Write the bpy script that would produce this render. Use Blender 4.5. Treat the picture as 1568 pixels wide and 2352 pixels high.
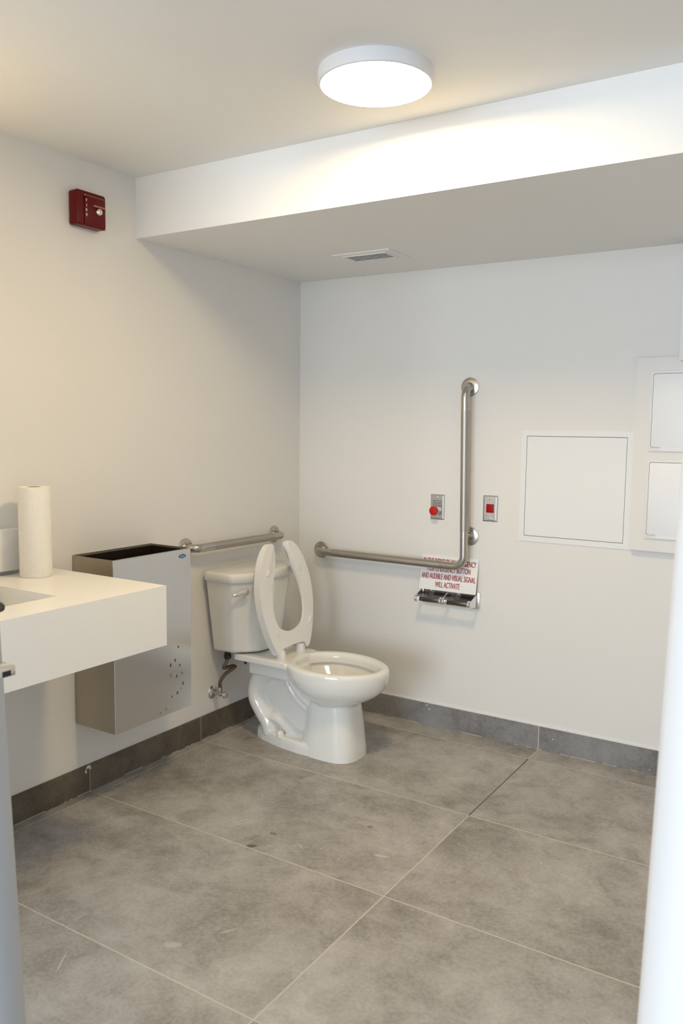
import bpy, bmesh, math, random
from mathutils import Vector, Matrix
random.seed(4)
for o in list(bpy.data.objects):
    bpy.data.objects.remove(o, do_unlink=True)
S = bpy.context.scene
COL = S.collection
PI = math.pi

# ------------------------------------------------------------------ camera
CX, CY, CZ, YAW, PITCH, ROLL, FPX = 2.3446, -3.3062, 1.3396, 0.5655, -0.1010, 0.0121, 1899.14
fw = Vector((-math.sin(YAW)*math.cos(PITCH), math.cos(YAW)*math.cos(PITCH), math.sin(PITCH)))
rt = Vector((math.cos(YAW), math.sin(YAW), 0)); up = rt.cross(fw)
c_, s_ = math.cos(ROLL), math.sin(ROLL)
rt, up = c_*rt + s_*up, -s_*rt + c_*up
cam_d = bpy.data.cameras.new('camera'); cam = bpy.data.objects.new('camera', cam_d); COL.objects.link(cam)
cam_d.sensor_fit = 'VERTICAL'; cam_d.sensor_height = 24.0
cam_d.lens = FPX*24.0/2352.0
cam_d.clip_start = 0.02
m3 = Matrix((rt, up, -fw)).transposed()
cam.matrix_world = Matrix.Translation((CX, CY, CZ)) @ m3.to_4x4()
cam_d.dof.use_dof = True; cam_d.dof.focus_distance = 3.2; cam_d.dof.aperture_fstop = 6.5
S.camera = cam

# ------------------------------------------------------------------ light, exposure
S.view_settings.view_transform = 'Standard'; S.view_settings.look = 'None'
S.view_settings.gamma = 1.0; S.view_settings.use_curve_mapping = False
S.view_settings.exposure = 0.25
LAMP_E = 66.0; LAMP_COL = (1.0, 0.75, 0.40)
FILL_E = 8.5; FILL_COL = (1.0, 0.74, 0.38)
DAY_W = 205.0; DAY_COL = (0.74, 0.87, 1.0)
w = bpy.data.worlds.new('world'); S.world = w; w.use_nodes = True
bg = w.node_tree.nodes['Background']; bg.inputs[0].default_value = (0.78, 0.89, 1.0, 1); bg.inputs[1].default_value = 0.98

def area(name, loc, target, sx, sy, power, col):
    d = bpy.data.lights.new(name, 'AREA'); d.shape = 'RECTANGLE'; d.size = sx; d.size_y = sy; d.energy = power; d.color = col
    o = bpy.data.objects.new(name, d); COL.objects.link(o)
    o.location = loc; o.rotation_euler = (Vector(target)-Vector(loc)).to_track_quat('-Z', 'Y').to_euler()
    return o
area('corridor_daylight', (1.5, -8.5, 1.3), (1.3, -1.2, 1.1), 3.2, 2.4, DAY_W, DAY_COL)

# ------------------------------------------------------------------ materials
def srgb(r, g, b):
    f = lambda v: (v/255/12.92) if v/255 <= 0.04045 else ((v/255+0.055)/1.055)**2.4
    return (f(r), f(g), f(b), 1)

class NT:
    def __init__(s, name):
        s.m = bpy.data.materials.new(name); s.m.use_nodes = True
        s.t = s.m.node_tree; s.n = s.t.nodes; s.l = s.t.links
        s.b = s.n['Principled BSDF']
    def node(s, typ, **kw):
        n = s.n.new(typ)
        for k, v in kw.items(): setattr(n, k, v)
        return n
    def set(s, inp, v):
        if isinstance(v, bpy.types.NodeSocket): s.l.new(v, inp)
        else: inp.default_value = v
    def math(s, op, a, b=0.0, c=None, clamp=False):
        n = s.node('ShaderNodeMath', operation=op); n.use_clamp = clamp
        s.set(n.inputs[0], a); s.set(n.inputs[1], b)
        if c is not None: s.set(n.inputs[2], c)
        return n.outputs[0]
    def noise(s, vec, scale, detail=4, rough=0.55, dist=0.0):
        n = s.node('ShaderNodeTexNoise'); n.inputs['Scale'].default_value = scale
        n.inputs['Detail'].default_value = detail; n.inputs['Roughness'].default_value = rough; n.inputs['Distortion'].default_value = dist
        if vec is not None: s.l.new(vec, n.inputs['Vector'])
        return n.outputs['Fac']
    def mix(s, f, a, b, blend='MIX'):
        n = s.node('ShaderNodeMix', data_type='RGBA', blend_type=blend)
        s.set(n.inputs[0], f); s.set(n.inputs[6], a); s.set(n.inputs[7], b)
        return n.outputs[2]
    def ramp(s, f, stops):
        n = s.node('ShaderNodeValToRGB'); s.l.new(f, n.inputs[0])
        e = n.color_ramp.elements
        while len(e) < len(stops): e.new(0.5)
        for i, (p, c) in enumerate(stops): e[i].position = p; e[i].color = c
        return n.outputs[0]
    def coord(s):
        return s.node('ShaderNodeNewGeometry').outputs['Position']
    def objco(s):
        return s.node('ShaderNodeTexCoord').outputs['Object']
    def bump(s, h, strength, dist=0.001):
        n = s.node('ShaderNodeBump'); n.inputs['Strength'].default_value = strength; n.inputs['Distance'].default_value = dist
        s.l.new(h, n.inputs['Height']); s.l.new(n.outputs[0], s.b.inputs['Normal'])

def pbr(name, col, rough=0.5, metal=0.0, var=0.03, vscale=8.0, bump=0.0, bscale=120.0, coat=0.0, spec=0.5):
    t = NT(name); co = t.objco()
    f = t.noise(co, vscale, 3)
    a = tuple(min(1, c*(1-var)) for c in col[:3])+(1,); b = tuple(min(1, c*(1+var)) for c in col[:3])+(1,)
    t.l.new(t.mix(f, a, b), t.b.inputs['Base Color'])
    t.b.inputs['Roughness'].default_value = rough; t.b.inputs['Metallic'].default_value = metal
    t.b.inputs['Coat Weight'].default_value = coat; t.b.inputs['Specular IOR Level'].default_value = spec
    if bump: t.bump(t.noise(co, bscale, 3), bump)
    return t.m

PAINT = (0.80, 0.785, 0.76, 1)
M_wall = pbr('wall_paint', PAINT, 0.55, var=0.012, vscale=3, bump=0.12, bscale=260, spec=0.3)
M_ceil = pbr('ceiling_paint', (0.86, 0.855, 0.845, 1), 0.8, var=0.012, vscale=2, bump=0.1, bscale=260, spec=0.2)
M_white_gloss = pbr('white_ceramic', (0.83, 0.82, 0.78, 1), 0.12, var=0.01, coat=0.5)
M_seat = pbr('white_seat_plastic', (0.84, 0.82, 0.80, 1), 0.33, var=0.01)
M_quartz = pbr('white_quartz', (0.84, 0.825, 0.79, 1), 0.28, var=0.015, vscale=30)
M_panel = pbr('panel_white_enamel', (0.82, 0.825, 0.83, 1), 0.45, var=0.01)
M_panel_gloss = pbr('panel_gloss_film', (0.84, 0.86, 0.90, 1), 0.36, var=0.02, vscale=4)
M_gap = pbr('dark_gap', (0.12, 0.12, 0.12, 1), 0.8)
M_jamb = pbr('jamb_white_paint', (0.90, 0.875, 0.86, 1), 0.4, var=0.01)
M_grey = pbr('grey_frame_tone', (0.41, 0.42, 0.435, 1), 0.45, var=0.03)  # grey of the left frame, darker than the right jamb
M_chrome = pbr('chrome', (0.80, 0.80, 0.80, 1), 0.07, 1.0, var=0.01)
M_brushed = pbr('satin_stainless', (0.50, 0.47, 0.43, 1), 0.27, 1.0, var=0.03, bump=0.05, bscale=500)
M_grip = pbr('peened_stainless', (0.44, 0.41, 0.37, 1), 0.38, 1.0, var=0.05, bump=0.3, bscale=900)
M_plate = pbr('stainless_plate', (0.62, 0.61, 0.60, 1), 0.32, 1.0, var=0.02)
M_red = pbr('red_plastic', (0.52, 0.010, 0.004, 1), 0.5, spec=0.25)
M_reddark = pbr('red_lens', (0.36, 0.001, 0.001, 1), 0.45, spec=0.25)
M_fire = pbr('red_enamel', (0.115, 0.001, 0.002, 1), 0.3, var=0.1, spec=0.25)
M_fire_chip = pbr('chipped_paint', (0.42, 0.13, 0.09, 1), 0.6)
M_black = pbr('black_plastic', (0.012, 0.011, 0.01, 1), 0.45)
M_darkmetal = pbr('dark_metal', (0.10, 0.085, 0.065, 1), 0.3, 0.8)
M_darkchrome = pbr('shaded_chrome', (0.30, 0.29, 0.29, 1), 0.16, 1.0, var=0.2, vscale=60)  # chrome of the holder recess, its dark reflections put into the colour
M_hose = pbr('braided_hose', (0.17, 0.135, 0.095, 1), 0.35, 0.9, var=0.1, bump=0.4, bscale=900)
M_textred = pbr('red_lettering', (0.36, 0.012, 0.012, 1), 0.6)
M_textgrey = pbr('engraved_lettering', (0.10, 0.10, 0.10, 1), 0.6)
M_textwhite = pbr('white_lettering', (0.8, 0.75, 0.75, 1), 0.6)
M_sign = pbr('white_sign_plastic', (0.86, 0.86, 0.86, 1), 0.35, var=0.005)
M_blue = pbr('blue_enamel', (0.035, 0.13, 0.30, 1), 0.35)
M_bluetext = pbr('pale_blue_lettering', (0.30, 0.48, 0.62, 1), 0.4)
M_lampbody = pbr('lamp_white_body', (0.80, 0.80, 0.82, 1), 0.5)
M_vent = pbr('vent_white', (0.82, 0.82, 0.81, 1), 0.5)

t = NT('diffuser_glow')
t.b.inputs['Base Color'].default_value = (0.9, 0.9, 0.9, 1)
t.b.inputs['Emission Color'].default_value = LAMP_COL+(1,); t.b.inputs['Emission Strength'].default_value = LAMP_E
M_diff = t.m

# paper towel : quilted bump
t = NT('paper_towel'); co = t.objco()
t.b.inputs['Roughness'].default_value = 0.9
v = t.node('ShaderNodeTexVoronoi'); v.inputs['Scale'].default_value = 130; t.l.new(co, v.inputs['Vector'])
t.l.new(t.mix(t.noise(co, 40, 3), (0.83, 0.81, 0.75, 1), (0.87, 0.85, 0.79, 1)), t.b.inputs['Base Color'])
t.bump(v.outputs['Distance'], 0.35, 0.002); M_paper = t.m

# stainless sheet of the bin with smudges and rust spots
t = NT('bin_stainless'); P = t.coord(); sep = t.node('ShaderNodeSeparateXYZ'); t.l.new(P, sep.inputs[0])
t.b.inputs['Metallic'].default_value = 1.0
mp = t.node('ShaderNodeMapping'); t.l.new(P, mp.inputs[0]); mp.inputs['Scale'].default_value = (30, 30, 700)
grain = t.noise(mp.outputs[0], 1.0, 4)
base = t.mix(grain, (0.60, 0.59, 0.58, 1), (0.67, 0.66, 0.65, 1))
spots = None
for (y, z, r) in [(-1.045, .37, .006), (-1.075, .34, .007), (-1.105, .335, .0045), (-1.05, .41, .004), (-1.078, .405, .006), (-1.11, .415, .004),
                  (-1.062, .445, .005), (-1.11, .455, .006), (-1.085, .468, .006), (-1.068, .515, .005), (-1.055, .353, .004), (-1.135, .295, .004), (-1.165, .288, .003)]:
    dy = t.math('SUBTRACT', sep.outputs[1], y); dz = t.math('MULTIPLY', t.math('SUBTRACT', sep.outputs[2], z), 0.6)
    d = t.math('SQRT', t.math('ADD', t.math('MULTIPLY', dy, dy), t.math('MULTIPLY', dz, dz)))
    d = t.math('ADD', d, t.math('MULTIPLY', t.math('SUBTRACT', t.noise(P, 160, 2), 0.5), 0.010))
    k = t.math('LESS_THAN', d, r*0.62)
    spots = k if spots is None else t.math('MAXIMUM', spots, k)
base = t.mix(spots, base, (0.07, 0.05, 0.035, 1))
t.l.new(base, t.b.inputs['Base Color'])
t.l.new(t.math('ADD', t.math('MULTIPLY', grain, 0.08), 0.20), t.b.inputs['Roughness'])
t.l.new(t.math('SUBTRACT', 1.0, spots), t.b.inputs['Metallic'])
t.b.inputs['Anisotropic'].default_value = 0.4
M_bin = t.m
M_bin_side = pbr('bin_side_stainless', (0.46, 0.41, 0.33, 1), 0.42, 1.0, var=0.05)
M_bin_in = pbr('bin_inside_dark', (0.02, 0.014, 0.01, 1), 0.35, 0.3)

# floor tile : concrete-look porcelain, grout lines from world coordinates
XA, Y0 = 0.048, -0.127
def tile_material(name, vertical_axis=None):
    t = NT(name); P = t.coord(); sep = t.node('ShaderNodeSeparateXYZ'); t.l.new(P, sep.inputs[0])
    X, Y, Z = sep.outputs
    ix = t.math('FLOOR', t.math('DIVIDE', t.math('SUBTRACT', X, XA), 1.2))
    iy = t.math('FLOOR', t.math('DIVIDE', t.math('SUBTRACT', Y, Y0), 0.6))
    comb = t.node('ShaderNodeCombineXYZ'); t.l.new(ix, comb.inputs[0]); t.l.new(iy, comb.inputs[1])
    comb.inputs[2].default_value = 3.3 if vertical_axis is None else 7.7
    wn = t.node('ShaderNodeTexWhiteNoise', noise_dimensions='3D'); t.l.new(comb.outputs[0], wn.inputs['Vector'])
    sc = t.node('ShaderNodeVectorMath', operation='SCALE'); t.l.new(wn.outputs['Color'], sc.inputs[0]); sc.inputs['Scale'].default_value = 13.0
    ad = t.node('ShaderNodeVectorMath', operation='ADD'); t.l.new(P, ad.inputs[0]); t.l.new(sc.outputs[0], ad.inputs[1])
    Q = ad.outputs[0]
    n1 = t.noise(Q, 2.3, 8, 0.62, 0.25); n2 = t.noise(Q, 9.0, 6, 0.6, 0.6); n3 = t.noise(Q, 95.0, 4, 0.6)
    f = t.math('ADD', t.math('ADD', t.math('MULTIPLY', n1, 0.50), t.math('MULTIPLY', n2, 0.30)), t.math('MULTIPLY', n3, 0.20))
    col = t.ramp(f, [(0.33, (0.175, 0.157, 0.136, 1)), (0.44, (0.305, 0.283, 0.257, 1)), (0.52, (0.405, 0.382, 0.357, 1)), (0.61, (0.50, 0.479, 0.455, 1)), (0.69, (0.58, 0.56, 0.535, 1))])
    hue = t.noise(Q, 3.1, 3, 0.5)
    col = t.mix(t.math('MULTIPLY', hue, 0.35), col, t.mix(1.0, col, (0.98, 1.0, 1.04, 1), 'MULTIPLY'))
    # whitish scuff clouds and specks
    sm = t.noise(Q, 14.0, 7, 0.75, 1.5)
    k = t.math('MULTIPLY', t.math('MAXIMUM', t.math('SUBTRACT', sm, 0.60), 0), 4.0, clamp=True)
    col = t.mix(t.math('MULTIPLY', k, 0.55), col, (0.50, 0.48, 0.44, 1))
    vo = t.node('ShaderNodeTexVoronoi'); vo.inputs['Scale'].default_value = 9.0; t.l.new(Q, vo.inputs['Vector'])
    sp = t.math('LESS_THAN', t.math('ADD', vo.outputs['Distance'], t.math('MULTIPLY', t.noise(Q, 4, 1), 0.03)), 0.036)
    col = t.mix(t.math('MULTIPLY', sp, 0.8), col, (0.75, 0.73, 0.68, 1))
    grout = (0.60, 0.565, 0.49, 1)
    GW = 0.0021
    def line(v, v0, per):
        u = t.math('DIVIDE', t.math('SUBTRACT', v, v0), per)
        fr = t.math('ABSOLUTE', t.math('SUBTRACT', u, t.math('ROUND', u)))
        return t.math('LESS_THAN', fr, GW/per)
    if vertical_axis is None:
        lx = line(X, XA, 1.2); ly = line(Y, Y0, 0.6)
        # stains: (x, y, rx, ry, kind)
        def blob(x, y, rx, ry, rot, wob):
            a = t.math('SUBTRACT', X, x); b = t.math('SUBTRACT', Y, y); cr, sr = math.cos(rot), math.sin(rot)
            u = t.math('DIVIDE', t.math('ADD', t.math('MULTIPLY', a, cr), t.math('MULTIPLY', b, sr)), rx)
            v = t.math('DIVIDE', t.math('SUBTRACT', t.math('MULTIPLY', b, cr), t.math('MULTIPLY', a, sr)), ry)
            d = t.math('SQRT', t.math('ADD', t.math('MULTIPLY', u, u), t.math('MULTIPLY', v, v)))
            d = t.math('ADD', d, t.math('MULTIPLY', t.math('SUBTRACT', t.noise(P, 90, 3), 0.5), wob))
            return t.math('MULTIPLY', t.math('SUBTRACT', 1.0, d), 2.5, clamp=True)
        for (x, y, rx, ry, rot, cd, kf) in [
            (0.752, -1.313, .020, .012, .4, (0.10, 0.078, 0.058, 1), .85), (0.761, -1.21, .016, .009, .2, (0.12, 0.098, 0.078, 1), .6),
            (1.005, -0.99, .016, .008, .2, (0.14, 0.118, 0.09, 1), .6),
            (0.615, -1.20, .045, .005, .9, (0.55, 0.53, 0.49, 1), .7), (0.635, -1.205, .05, .004, .95, (0.55, 0.53, 0.49, 1), .7), (0.60, -1.185, .03, .003, .85, (0.5, 0.48, 0.45, 1), .7),
            (1.13, -1.135, .03, .006, .3, (0.62, 0.6, 0.54, 1), .8), (0.885, -1.227, .018, .004, -.5, (0.6, 0.58, 0.52, 1), .7),
            (0.901, -1.827, .03, .014, .5, (0.58, 0.55, 0.50, 1), .6), (0.985, -1.70, .03, .006, 1.0, (0.55, 0.53, 0.5, 1), .5),
            (0.72, -2.03, .045, .003, -1.0, (0.6, 0.58, 0.52, 1), .7), (0.86, -0.74, .05, .02, .9, (0.42, 0.40, 0.37, 1), .5)]:
            col = t.mix(t.math('MULTIPLY', blob(x, y, rx, ry, rot, 1.3), kf), col, cd)
        col = t.mix(t.math('MULTIPLY', t.math('MAXIMUM', lx, ly), 0.95), col, grout)
        # lipped joint with no grout between the two tiles right of the toilet
        dark = t.math('MULTIPLY', t.math('LESS_THAN', t.math('ABSOLUTE', t.math('SUBTRACT', X, XA+1.2+0.0004)), 0.0022),
                      t.math('MULTIPLY', t.math('LESS_THAN', Y, Y0), t.math('GREATER_THAN', Y, Y0-0.6)))
        col = t.mix(dark, col, (0.07, 0.06, 0.05, 1))
        t.b.inputs['Roughness'].default_value = 0.42
        t.l.new(t.math('ADD', t.math('MULTIPLY', n1, 0.25), 0.33), t.b.inputs['Roughness'])
    else:
        if vertical_axis == 'X': l = line(X, XA+1.2-0.0, 1.2)
        else: l = line(Y, Y0, 0.6)
        col = t.mix(1.0, col, (0.62, 0.63, 0.66, 1) if vertical_axis == 'X' else (0.36, 0.32, 0.265, 1), 'MULTIPLY')  # left skirting is the same tile, counter and bin shade put into its colour
        if vertical_axis == 'X':
            pts = [(0.725, .093, .006, .004), (.736, .075, .006, .005), (1.31, .058, .004, .004), (1.70, .02, .003, .003)]; U = X
        else:
            pts = [(-1.335, .094, .016, .009), (-1.345, .08, .006, .012), (-1.325, .087, .008, .006)]; U = Y
        for (u0, z0, ru, rz) in pts:
            a = t.math('DIVIDE', t.math('SUBTRACT', U, u0), ru); b = t.math('DIVIDE', t.math('SUBTRACT', Z, z0), rz)
            d = t.math('ADD', t.math('SQRT', t.math('ADD', t.math('MULTIPLY', a, a), t.math('MULTIPLY', b, b))), t.math('MULTIPLY', t.noise(P, 200, 2), 1.2))
            col = t.mix(t.math('LESS_THAN', d, 1.25), col, (0.72, 0.70, 0.67, 1))
        col = t.mix(t.math('MULTIPLY', l, 0.8 if vertical_axis == 'X' else 0.4), col, grout)
        ck = t.math('MULTIPLY', t.math('LESS_THAN', Z, 0.0035), t.math('GREATER_THAN', t.noise(P, 6.0, 4), 0.5))
        col = t.mix(t.math('MULTIPLY', ck, 0.6), col, grout)
        t.b.inputs['Roughness'].default_value = 0.45
    t.l.new(col, t.b.inputs['Base Color'])
    t.b.inputs['Specular IOR Level'].default_value = 0.35
    t.bump(n3, 0.12, 0.001)
    return t.m
M_floor = tile_material('floor_porcelain')
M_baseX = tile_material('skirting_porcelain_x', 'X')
M_baseY_shaded = tile_material('skirting_porcelain_y_shaded', 'Y')

# ------------------------------------------------------------------ mesh helpers
def link(name, me, mat=None, parent=None, smooth=False, loc=None):
    o = bpy.data.objects.new(name, me); COL.objects.link(o)
    if mat is not None: me.materials.append(mat)
    if smooth:
        for p in me.polygons: p.use_smooth = True
    if parent is not None: o.parent = parent
    if loc is not None: o.location = loc
    return o
def tag(o, label=None, cat=None, group=None, kind=None):
    if label: o['label'] = label
    if cat: o['category'] = cat
    if group: o['group'] = group
    if kind: o['kind'] = kind
    return o
def empty(name, loc, label, cat, group=None):
    o = bpy.data.objects.new(name, None); COL.objects.link(o); o.location = loc; o.empty_display_size = 0.1
    return tag(o, label, cat, group)
def tomesh(bm, name):
    bmesh.ops.recalc_face_normals(bm, faces=bm.faces)
    me = bpy.data.meshes.new(name); bm.to_mesh(me); bm.free(); return me
def smooth_by_angle(me, ang=35):
    for p in me.polygons: p.use_smooth = True
    me.update()
    try: me.set_sharp_from_angle(angle=math.radians(ang))
    except Exception: pass
def bm_box(bm, x0, x1, y0, y1, z0, z1, bev=0.0, seg=2):
    r = bmesh.ops.create_cube(bm, size=1.0); vs = r['verts']
    bmesh.ops.scale(bm, vec=(x1-x0, y1-y0, z1-z0), verts=vs)
    bmesh.ops.translate(bm, vec=((x0+x1)/2, (y0+y1)/2, (z0+z1)/2), verts=vs)
    if bev > 0:
        es = list({e for v in vs for e in v.link_edges})
        bmesh.ops.bevel(bm, geom=es, offset=bev, segments=seg, profile=0.5, affect='EDGES')
def box(name, x0, x1, y0, y1, z0, z1, mat, parent=None, bev=0.0, seg=2, origin=None):
    bm = bmesh.new(); bm_box(bm, x0, x1, y0, y1, z0, z1, bev, seg)
    return finish(name, bm, mat, parent, bev > 0, origin)
def finish(name, bm, mat, parent=None, smooth=True, origin=None, ang=35):
    """world-space bmesh -> object; when parented the mesh is shifted so that the parent's location is respected"""
    base = Vector(parent_world(parent)) if parent else (Vector(origin) if origin else Vector((0, 0, 0)))
    bmesh.ops.translate(bm, vec=-base, verts=bm.verts)
    me = tomesh(bm, name)
    if smooth: smooth_by_angle(me, ang)
    o = link(name, me, mat, parent)
    if not parent: o.location = base
    return o
def parent_world(p):
    v = Vector((0, 0, 0))
    while p is not None:
        v += Vector(p.location); p = p.parent
    return v
def bm_loft(bm, rings, cap=True):
    V = [[bm.verts.new(q) for q in r] for r in rings]; n = len(V[0])
    for a, b in zip(V[:-1], V[1:]):
        for i in range(n): bm.faces.new((a[i], a[(i+1) % n], b[(i+1) % n], b[i]))
    if cap:
        bm.faces.new(V[0][::-1]); bm.faces.new(V[-1])
def bm_tube(bm, pts, r, n=20, ell=None):
    pts = [Vector(p) for p in pts]; rings = []; prev = None
    for i, p in enumerate(pts):
        d = (pts[min(i+1, len(pts)-1)] - pts[max(i-1, 0)]).normalized()
        if prev is None:
            a = Vector((0, 0, 1)) if abs(d.z) < 0.9 else Vector((0, 1, 0))
            u = d.cross(a).normalized()
        else:
            u = (prev - d*prev.dot(d)).normalized()
        prev = u; v = d.cross(u)
        rr = r[i] if isinstance(r, (list, tuple)) else r
        rings.append([p + u*math.cos(2*PI*k/n)*rr + v*math.sin(2*PI*k/n)*rr for k in range(n)])
    bm_loft(bm, rings)
def fillet(pts, R, seg=8):
    pts = [Vector(p) for p in pts]; out = [pts[0]]
    for i in range(1, len(pts)-1):
        a, b, c = pts[i-1], pts[i], pts[i+1]; u = (a-b).normalized(); v = (c-b).normalized()
        ang = u.angle(v); tlen = R/math.tan(ang/2); bis = (u+v).normalized(); cen = b + bis*(R/math.sin(ang/2))
        p0, p1 = b+u*tlen, b+v*tlen; e0, e1 = p0-cen, p1-cen; th = e0.angle(e1)
        for k in range(seg+1):
            f = k/seg
            out.append(cen + (e0*math.sin((1-f)*th) + e1*math.sin(f*th))/math.sin(th))
    out.append(pts[-1]); return out
def catmull(pts, seg=8):
    P = [Vector(p) for p in pts]; P = [P[0]*2-P[1]]+P+[P[-1]*2-P[-2]]; out = []
    for i in range(1, len(P)-2):
        for k in range(seg):
            u = k/seg
            out.append(0.5*((2*P[i])+(P[i+1]-P[i-1])*u+(2*P[i-1]-5*P[i]+4*P[i+1]-P[i+2])*u*u+(-P[i-1]+3*P[i]-3*P[i+1]+P[i+2])*u**3))
    out.append(P[-2]); return out
def bm_lathe(bm, prof, origin, axis, n=40):
    """prof: (radius, distance along axis)"""
    ax = Vector(axis).normalized(); a = Vector((0, 0, 1)) if abs(ax.z) < 0.9 else Vector((1, 0, 0))
    u = ax.cross(a).normalized(); v = ax.cross(u); O = Vector(origin)
    rings = [[O + ax*h + (u*math.cos(2*PI*k/n)+v*math.sin(2*PI*k/n))*max(r, 1e-5) for k in range(n)] for r, h in prof]
    bm_loft(bm, rings)
def lathe(name, prof, origin, axis, mat, parent=None, n=40, ang=35):
    bm = bmesh.new(); bm_lathe(bm, prof, origin, axis, n)
    return finish(name, bm, mat, parent, True, origin, ang)
def tube(name, pts, r, mat, parent=None, n=20, origin=None):
    bm = bmesh.new(); bm_tube(bm, pts, r, n)
    return finish(name, bm, mat, parent, True, origin or pts[0], 60)
def bm_prism(bm, poly, tf, h, bev=0.0, seg=2):
    """poly of (u,v); tf(u,v,w)->Vector ; extruded w from 0 to h"""
    bot = [bm.verts.new(tf(u, v, 0)) for u, v in poly]; top = [bm.verts.new(tf(u, v, h)) for u, v in poly]
    n = len(poly); f0 = bm.faces.new(bot[::-1]); f1 = bm.faces.new(top)
    for i in range(n): bm.faces.new((bot[i], bot[(i+1) % n], top[(i+1) % n], top[i]))
    if bev > 0:
        es = list({e for f in (f0, f1) for e in f.edges})
        bmesh.ops.bevel(bm, geom=es, offset=bev, segments=seg, profile=0.5, affect='EDGES')
def prism(name, poly, tf, h, mat, parent=None, bev=0.0, seg=2, origin=None, ang=35):
    bm = bmesh.new(); bm_prism(bm, poly, tf, h, bev, seg)
    return finish(name, bm, mat, parent, True, origin, ang)
def rrect(x0, x1, y0, y1, r, n=5):
    out = []
    for cx, cy, a0 in ((x1-r, y1-r, 0), (x0+r, y1-r, 90), (x0+r, y0+r, 180), (x1-r, y0+r, 270)):
        for k in range(n+1):
            a = math.radians(a0+90*k/n); out.append((cx+r*math.cos(a), cy+r*math.sin(a)))
    return out
def text(name, body, height, width, pos, xdir, ydir, mat, parent, bold=0.0, spacing=1.0, thick=0.0003, fat=0.0):
    cu = bpy.data.curves.new(name, 'FONT'); cu.body = body; cu.size = 1.0; cu.offset = bold; cu.align_x = 'CENTER'; cu.align_y = 'CENTER'
    cu.extrude = 0.0; cu.space_line = spacing
    tmp = bpy.data.objects.new('tmp', cu); COL.objects.link(tmp)
    bpy.context.view_layer.update()
    me = bpy.data.meshes.new_from_object(tmp.evaluated_get(bpy.context.evaluated_depsgraph_get()))
    bpy.data.objects.remove(tmp, do_unlink=True); bpy.data.curves.remove(cu)
    xs = [v.co.x for v in me.vertices]; ys = [v.co.y for v in me.vertices]
    cx, cy = (min(xs)+max(xs))/2, (min(ys)+max(ys))/2
    sy = height/(max(ys)-min(ys)); sx = (width/(max(xs)-min(xs))) if width else sy
    xd, yd = Vector(xdir).normalized(), Vector(ydir).normalized(); nd = xd.cross(yd)
    bm = bmesh.new(); bm.from_mesh(me); bpy.data.meshes.remove(me)
    for v in bm.verts: v.co = Vector(pos) + xd*((v.co.x-cx)*sx) + yd*((v.co.y-cy)*sy)
    if fat:
        g0 = bm.faces[:]+bm.edges[:]+bm.verts[:]
        for k in (-1, 1):
            d = bmesh.ops.duplicate(bm, geom=g0)
            bmesh.ops.translate(bm, vec=xd*fat*k + nd*0.00002*k, verts=[g for g in d['geom'] if isinstance(g, bmesh.types.BMVert)])
    r = bmesh.ops.extrude_face_region(bm, geom=bm.faces[:])
    bmesh.ops.translate(bm, vec=nd*thick, verts=[g for g in r['geom'] if isinstance(g, bmesh.types.BMVert)])
    return finish(name, bm, mat, parent, False)
def struct(o, label): return tag(o, label, 'room', kind='structure')
def evaluated_mesh(o, name):
    bpy.context.view_layer.update()
    me = bpy.data.meshes.new_from_object(o.evaluated_get(bpy.context.evaluated_depsgraph_get())); me.name = name
    old = o.data; bpy.data.objects.remove(o, do_unlink=True); bpy.data.meshes.remove(old)
    return me

# ------------------------------------------------------------------ room shell
HC, HS, YS = 2.2465, 2.0304, -1.0567          # ceiling, soffit underside, soffit face
XR, YF = 2.62, -2.52                          # right wall, front (door) wall inner face
struct(box('floor', -0.15, 3.6, -4.4, 0.15, -0.06, 0.0, M_floor), 'grey concrete-look tiled floor with thin pale grout lines')
struct(box('ceiling', -0.15, XR+0.15, YF-0.12, YS+0.05, HC, HC+0.08, M_ceil), 'flat white ceiling around the round lamp')
struct(box('wall_left', -0.15, 0.0, YF-0.12, 0.15, 0.0, HC, M_wall), 'painted wall behind the toilet tank and counter')
struct(box('wall_back', 0.0, XR+0.15, 0.0, 0.15, 0.0, HC, M_wall), 'painted wall with the L-shaped grab bar and access panels')
struct(box('wall_right', XR, XR+0.15, YF-0.12, 0.0, 0.0, HC, M_wall), 'painted side wall beyond the door opening')
bm = bmesh.new(); bm_box(bm, 0.0, 0.50, YF-0.12, YF, 0, HC)
struct(finish('wall_front', bm, M_wall, None, False), 'wall to the left of the door opening the view looks through')
struct(box('trim_1', 0.0, XR, YS, 0.0, HS, HC+0.02, M_ceil), 'boxed ceiling bulkhead running along the back wall')
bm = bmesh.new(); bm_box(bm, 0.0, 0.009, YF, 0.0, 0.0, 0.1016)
struct(finish('baseboard_left', bm, M_baseY_shaded, None, False), 'dark grey tile skirting under the counter and bin, their shade painted into its colour')
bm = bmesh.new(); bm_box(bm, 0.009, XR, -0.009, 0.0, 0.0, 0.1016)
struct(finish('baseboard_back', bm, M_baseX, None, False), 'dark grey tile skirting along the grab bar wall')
# pale caulk line above the tile skirting
struct(box('trim_2', 0.0, XR, -0.006, 0.0, 0.1016, 0.106, M_panel), 'thin pale sealant bead above the back skirting')

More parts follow.
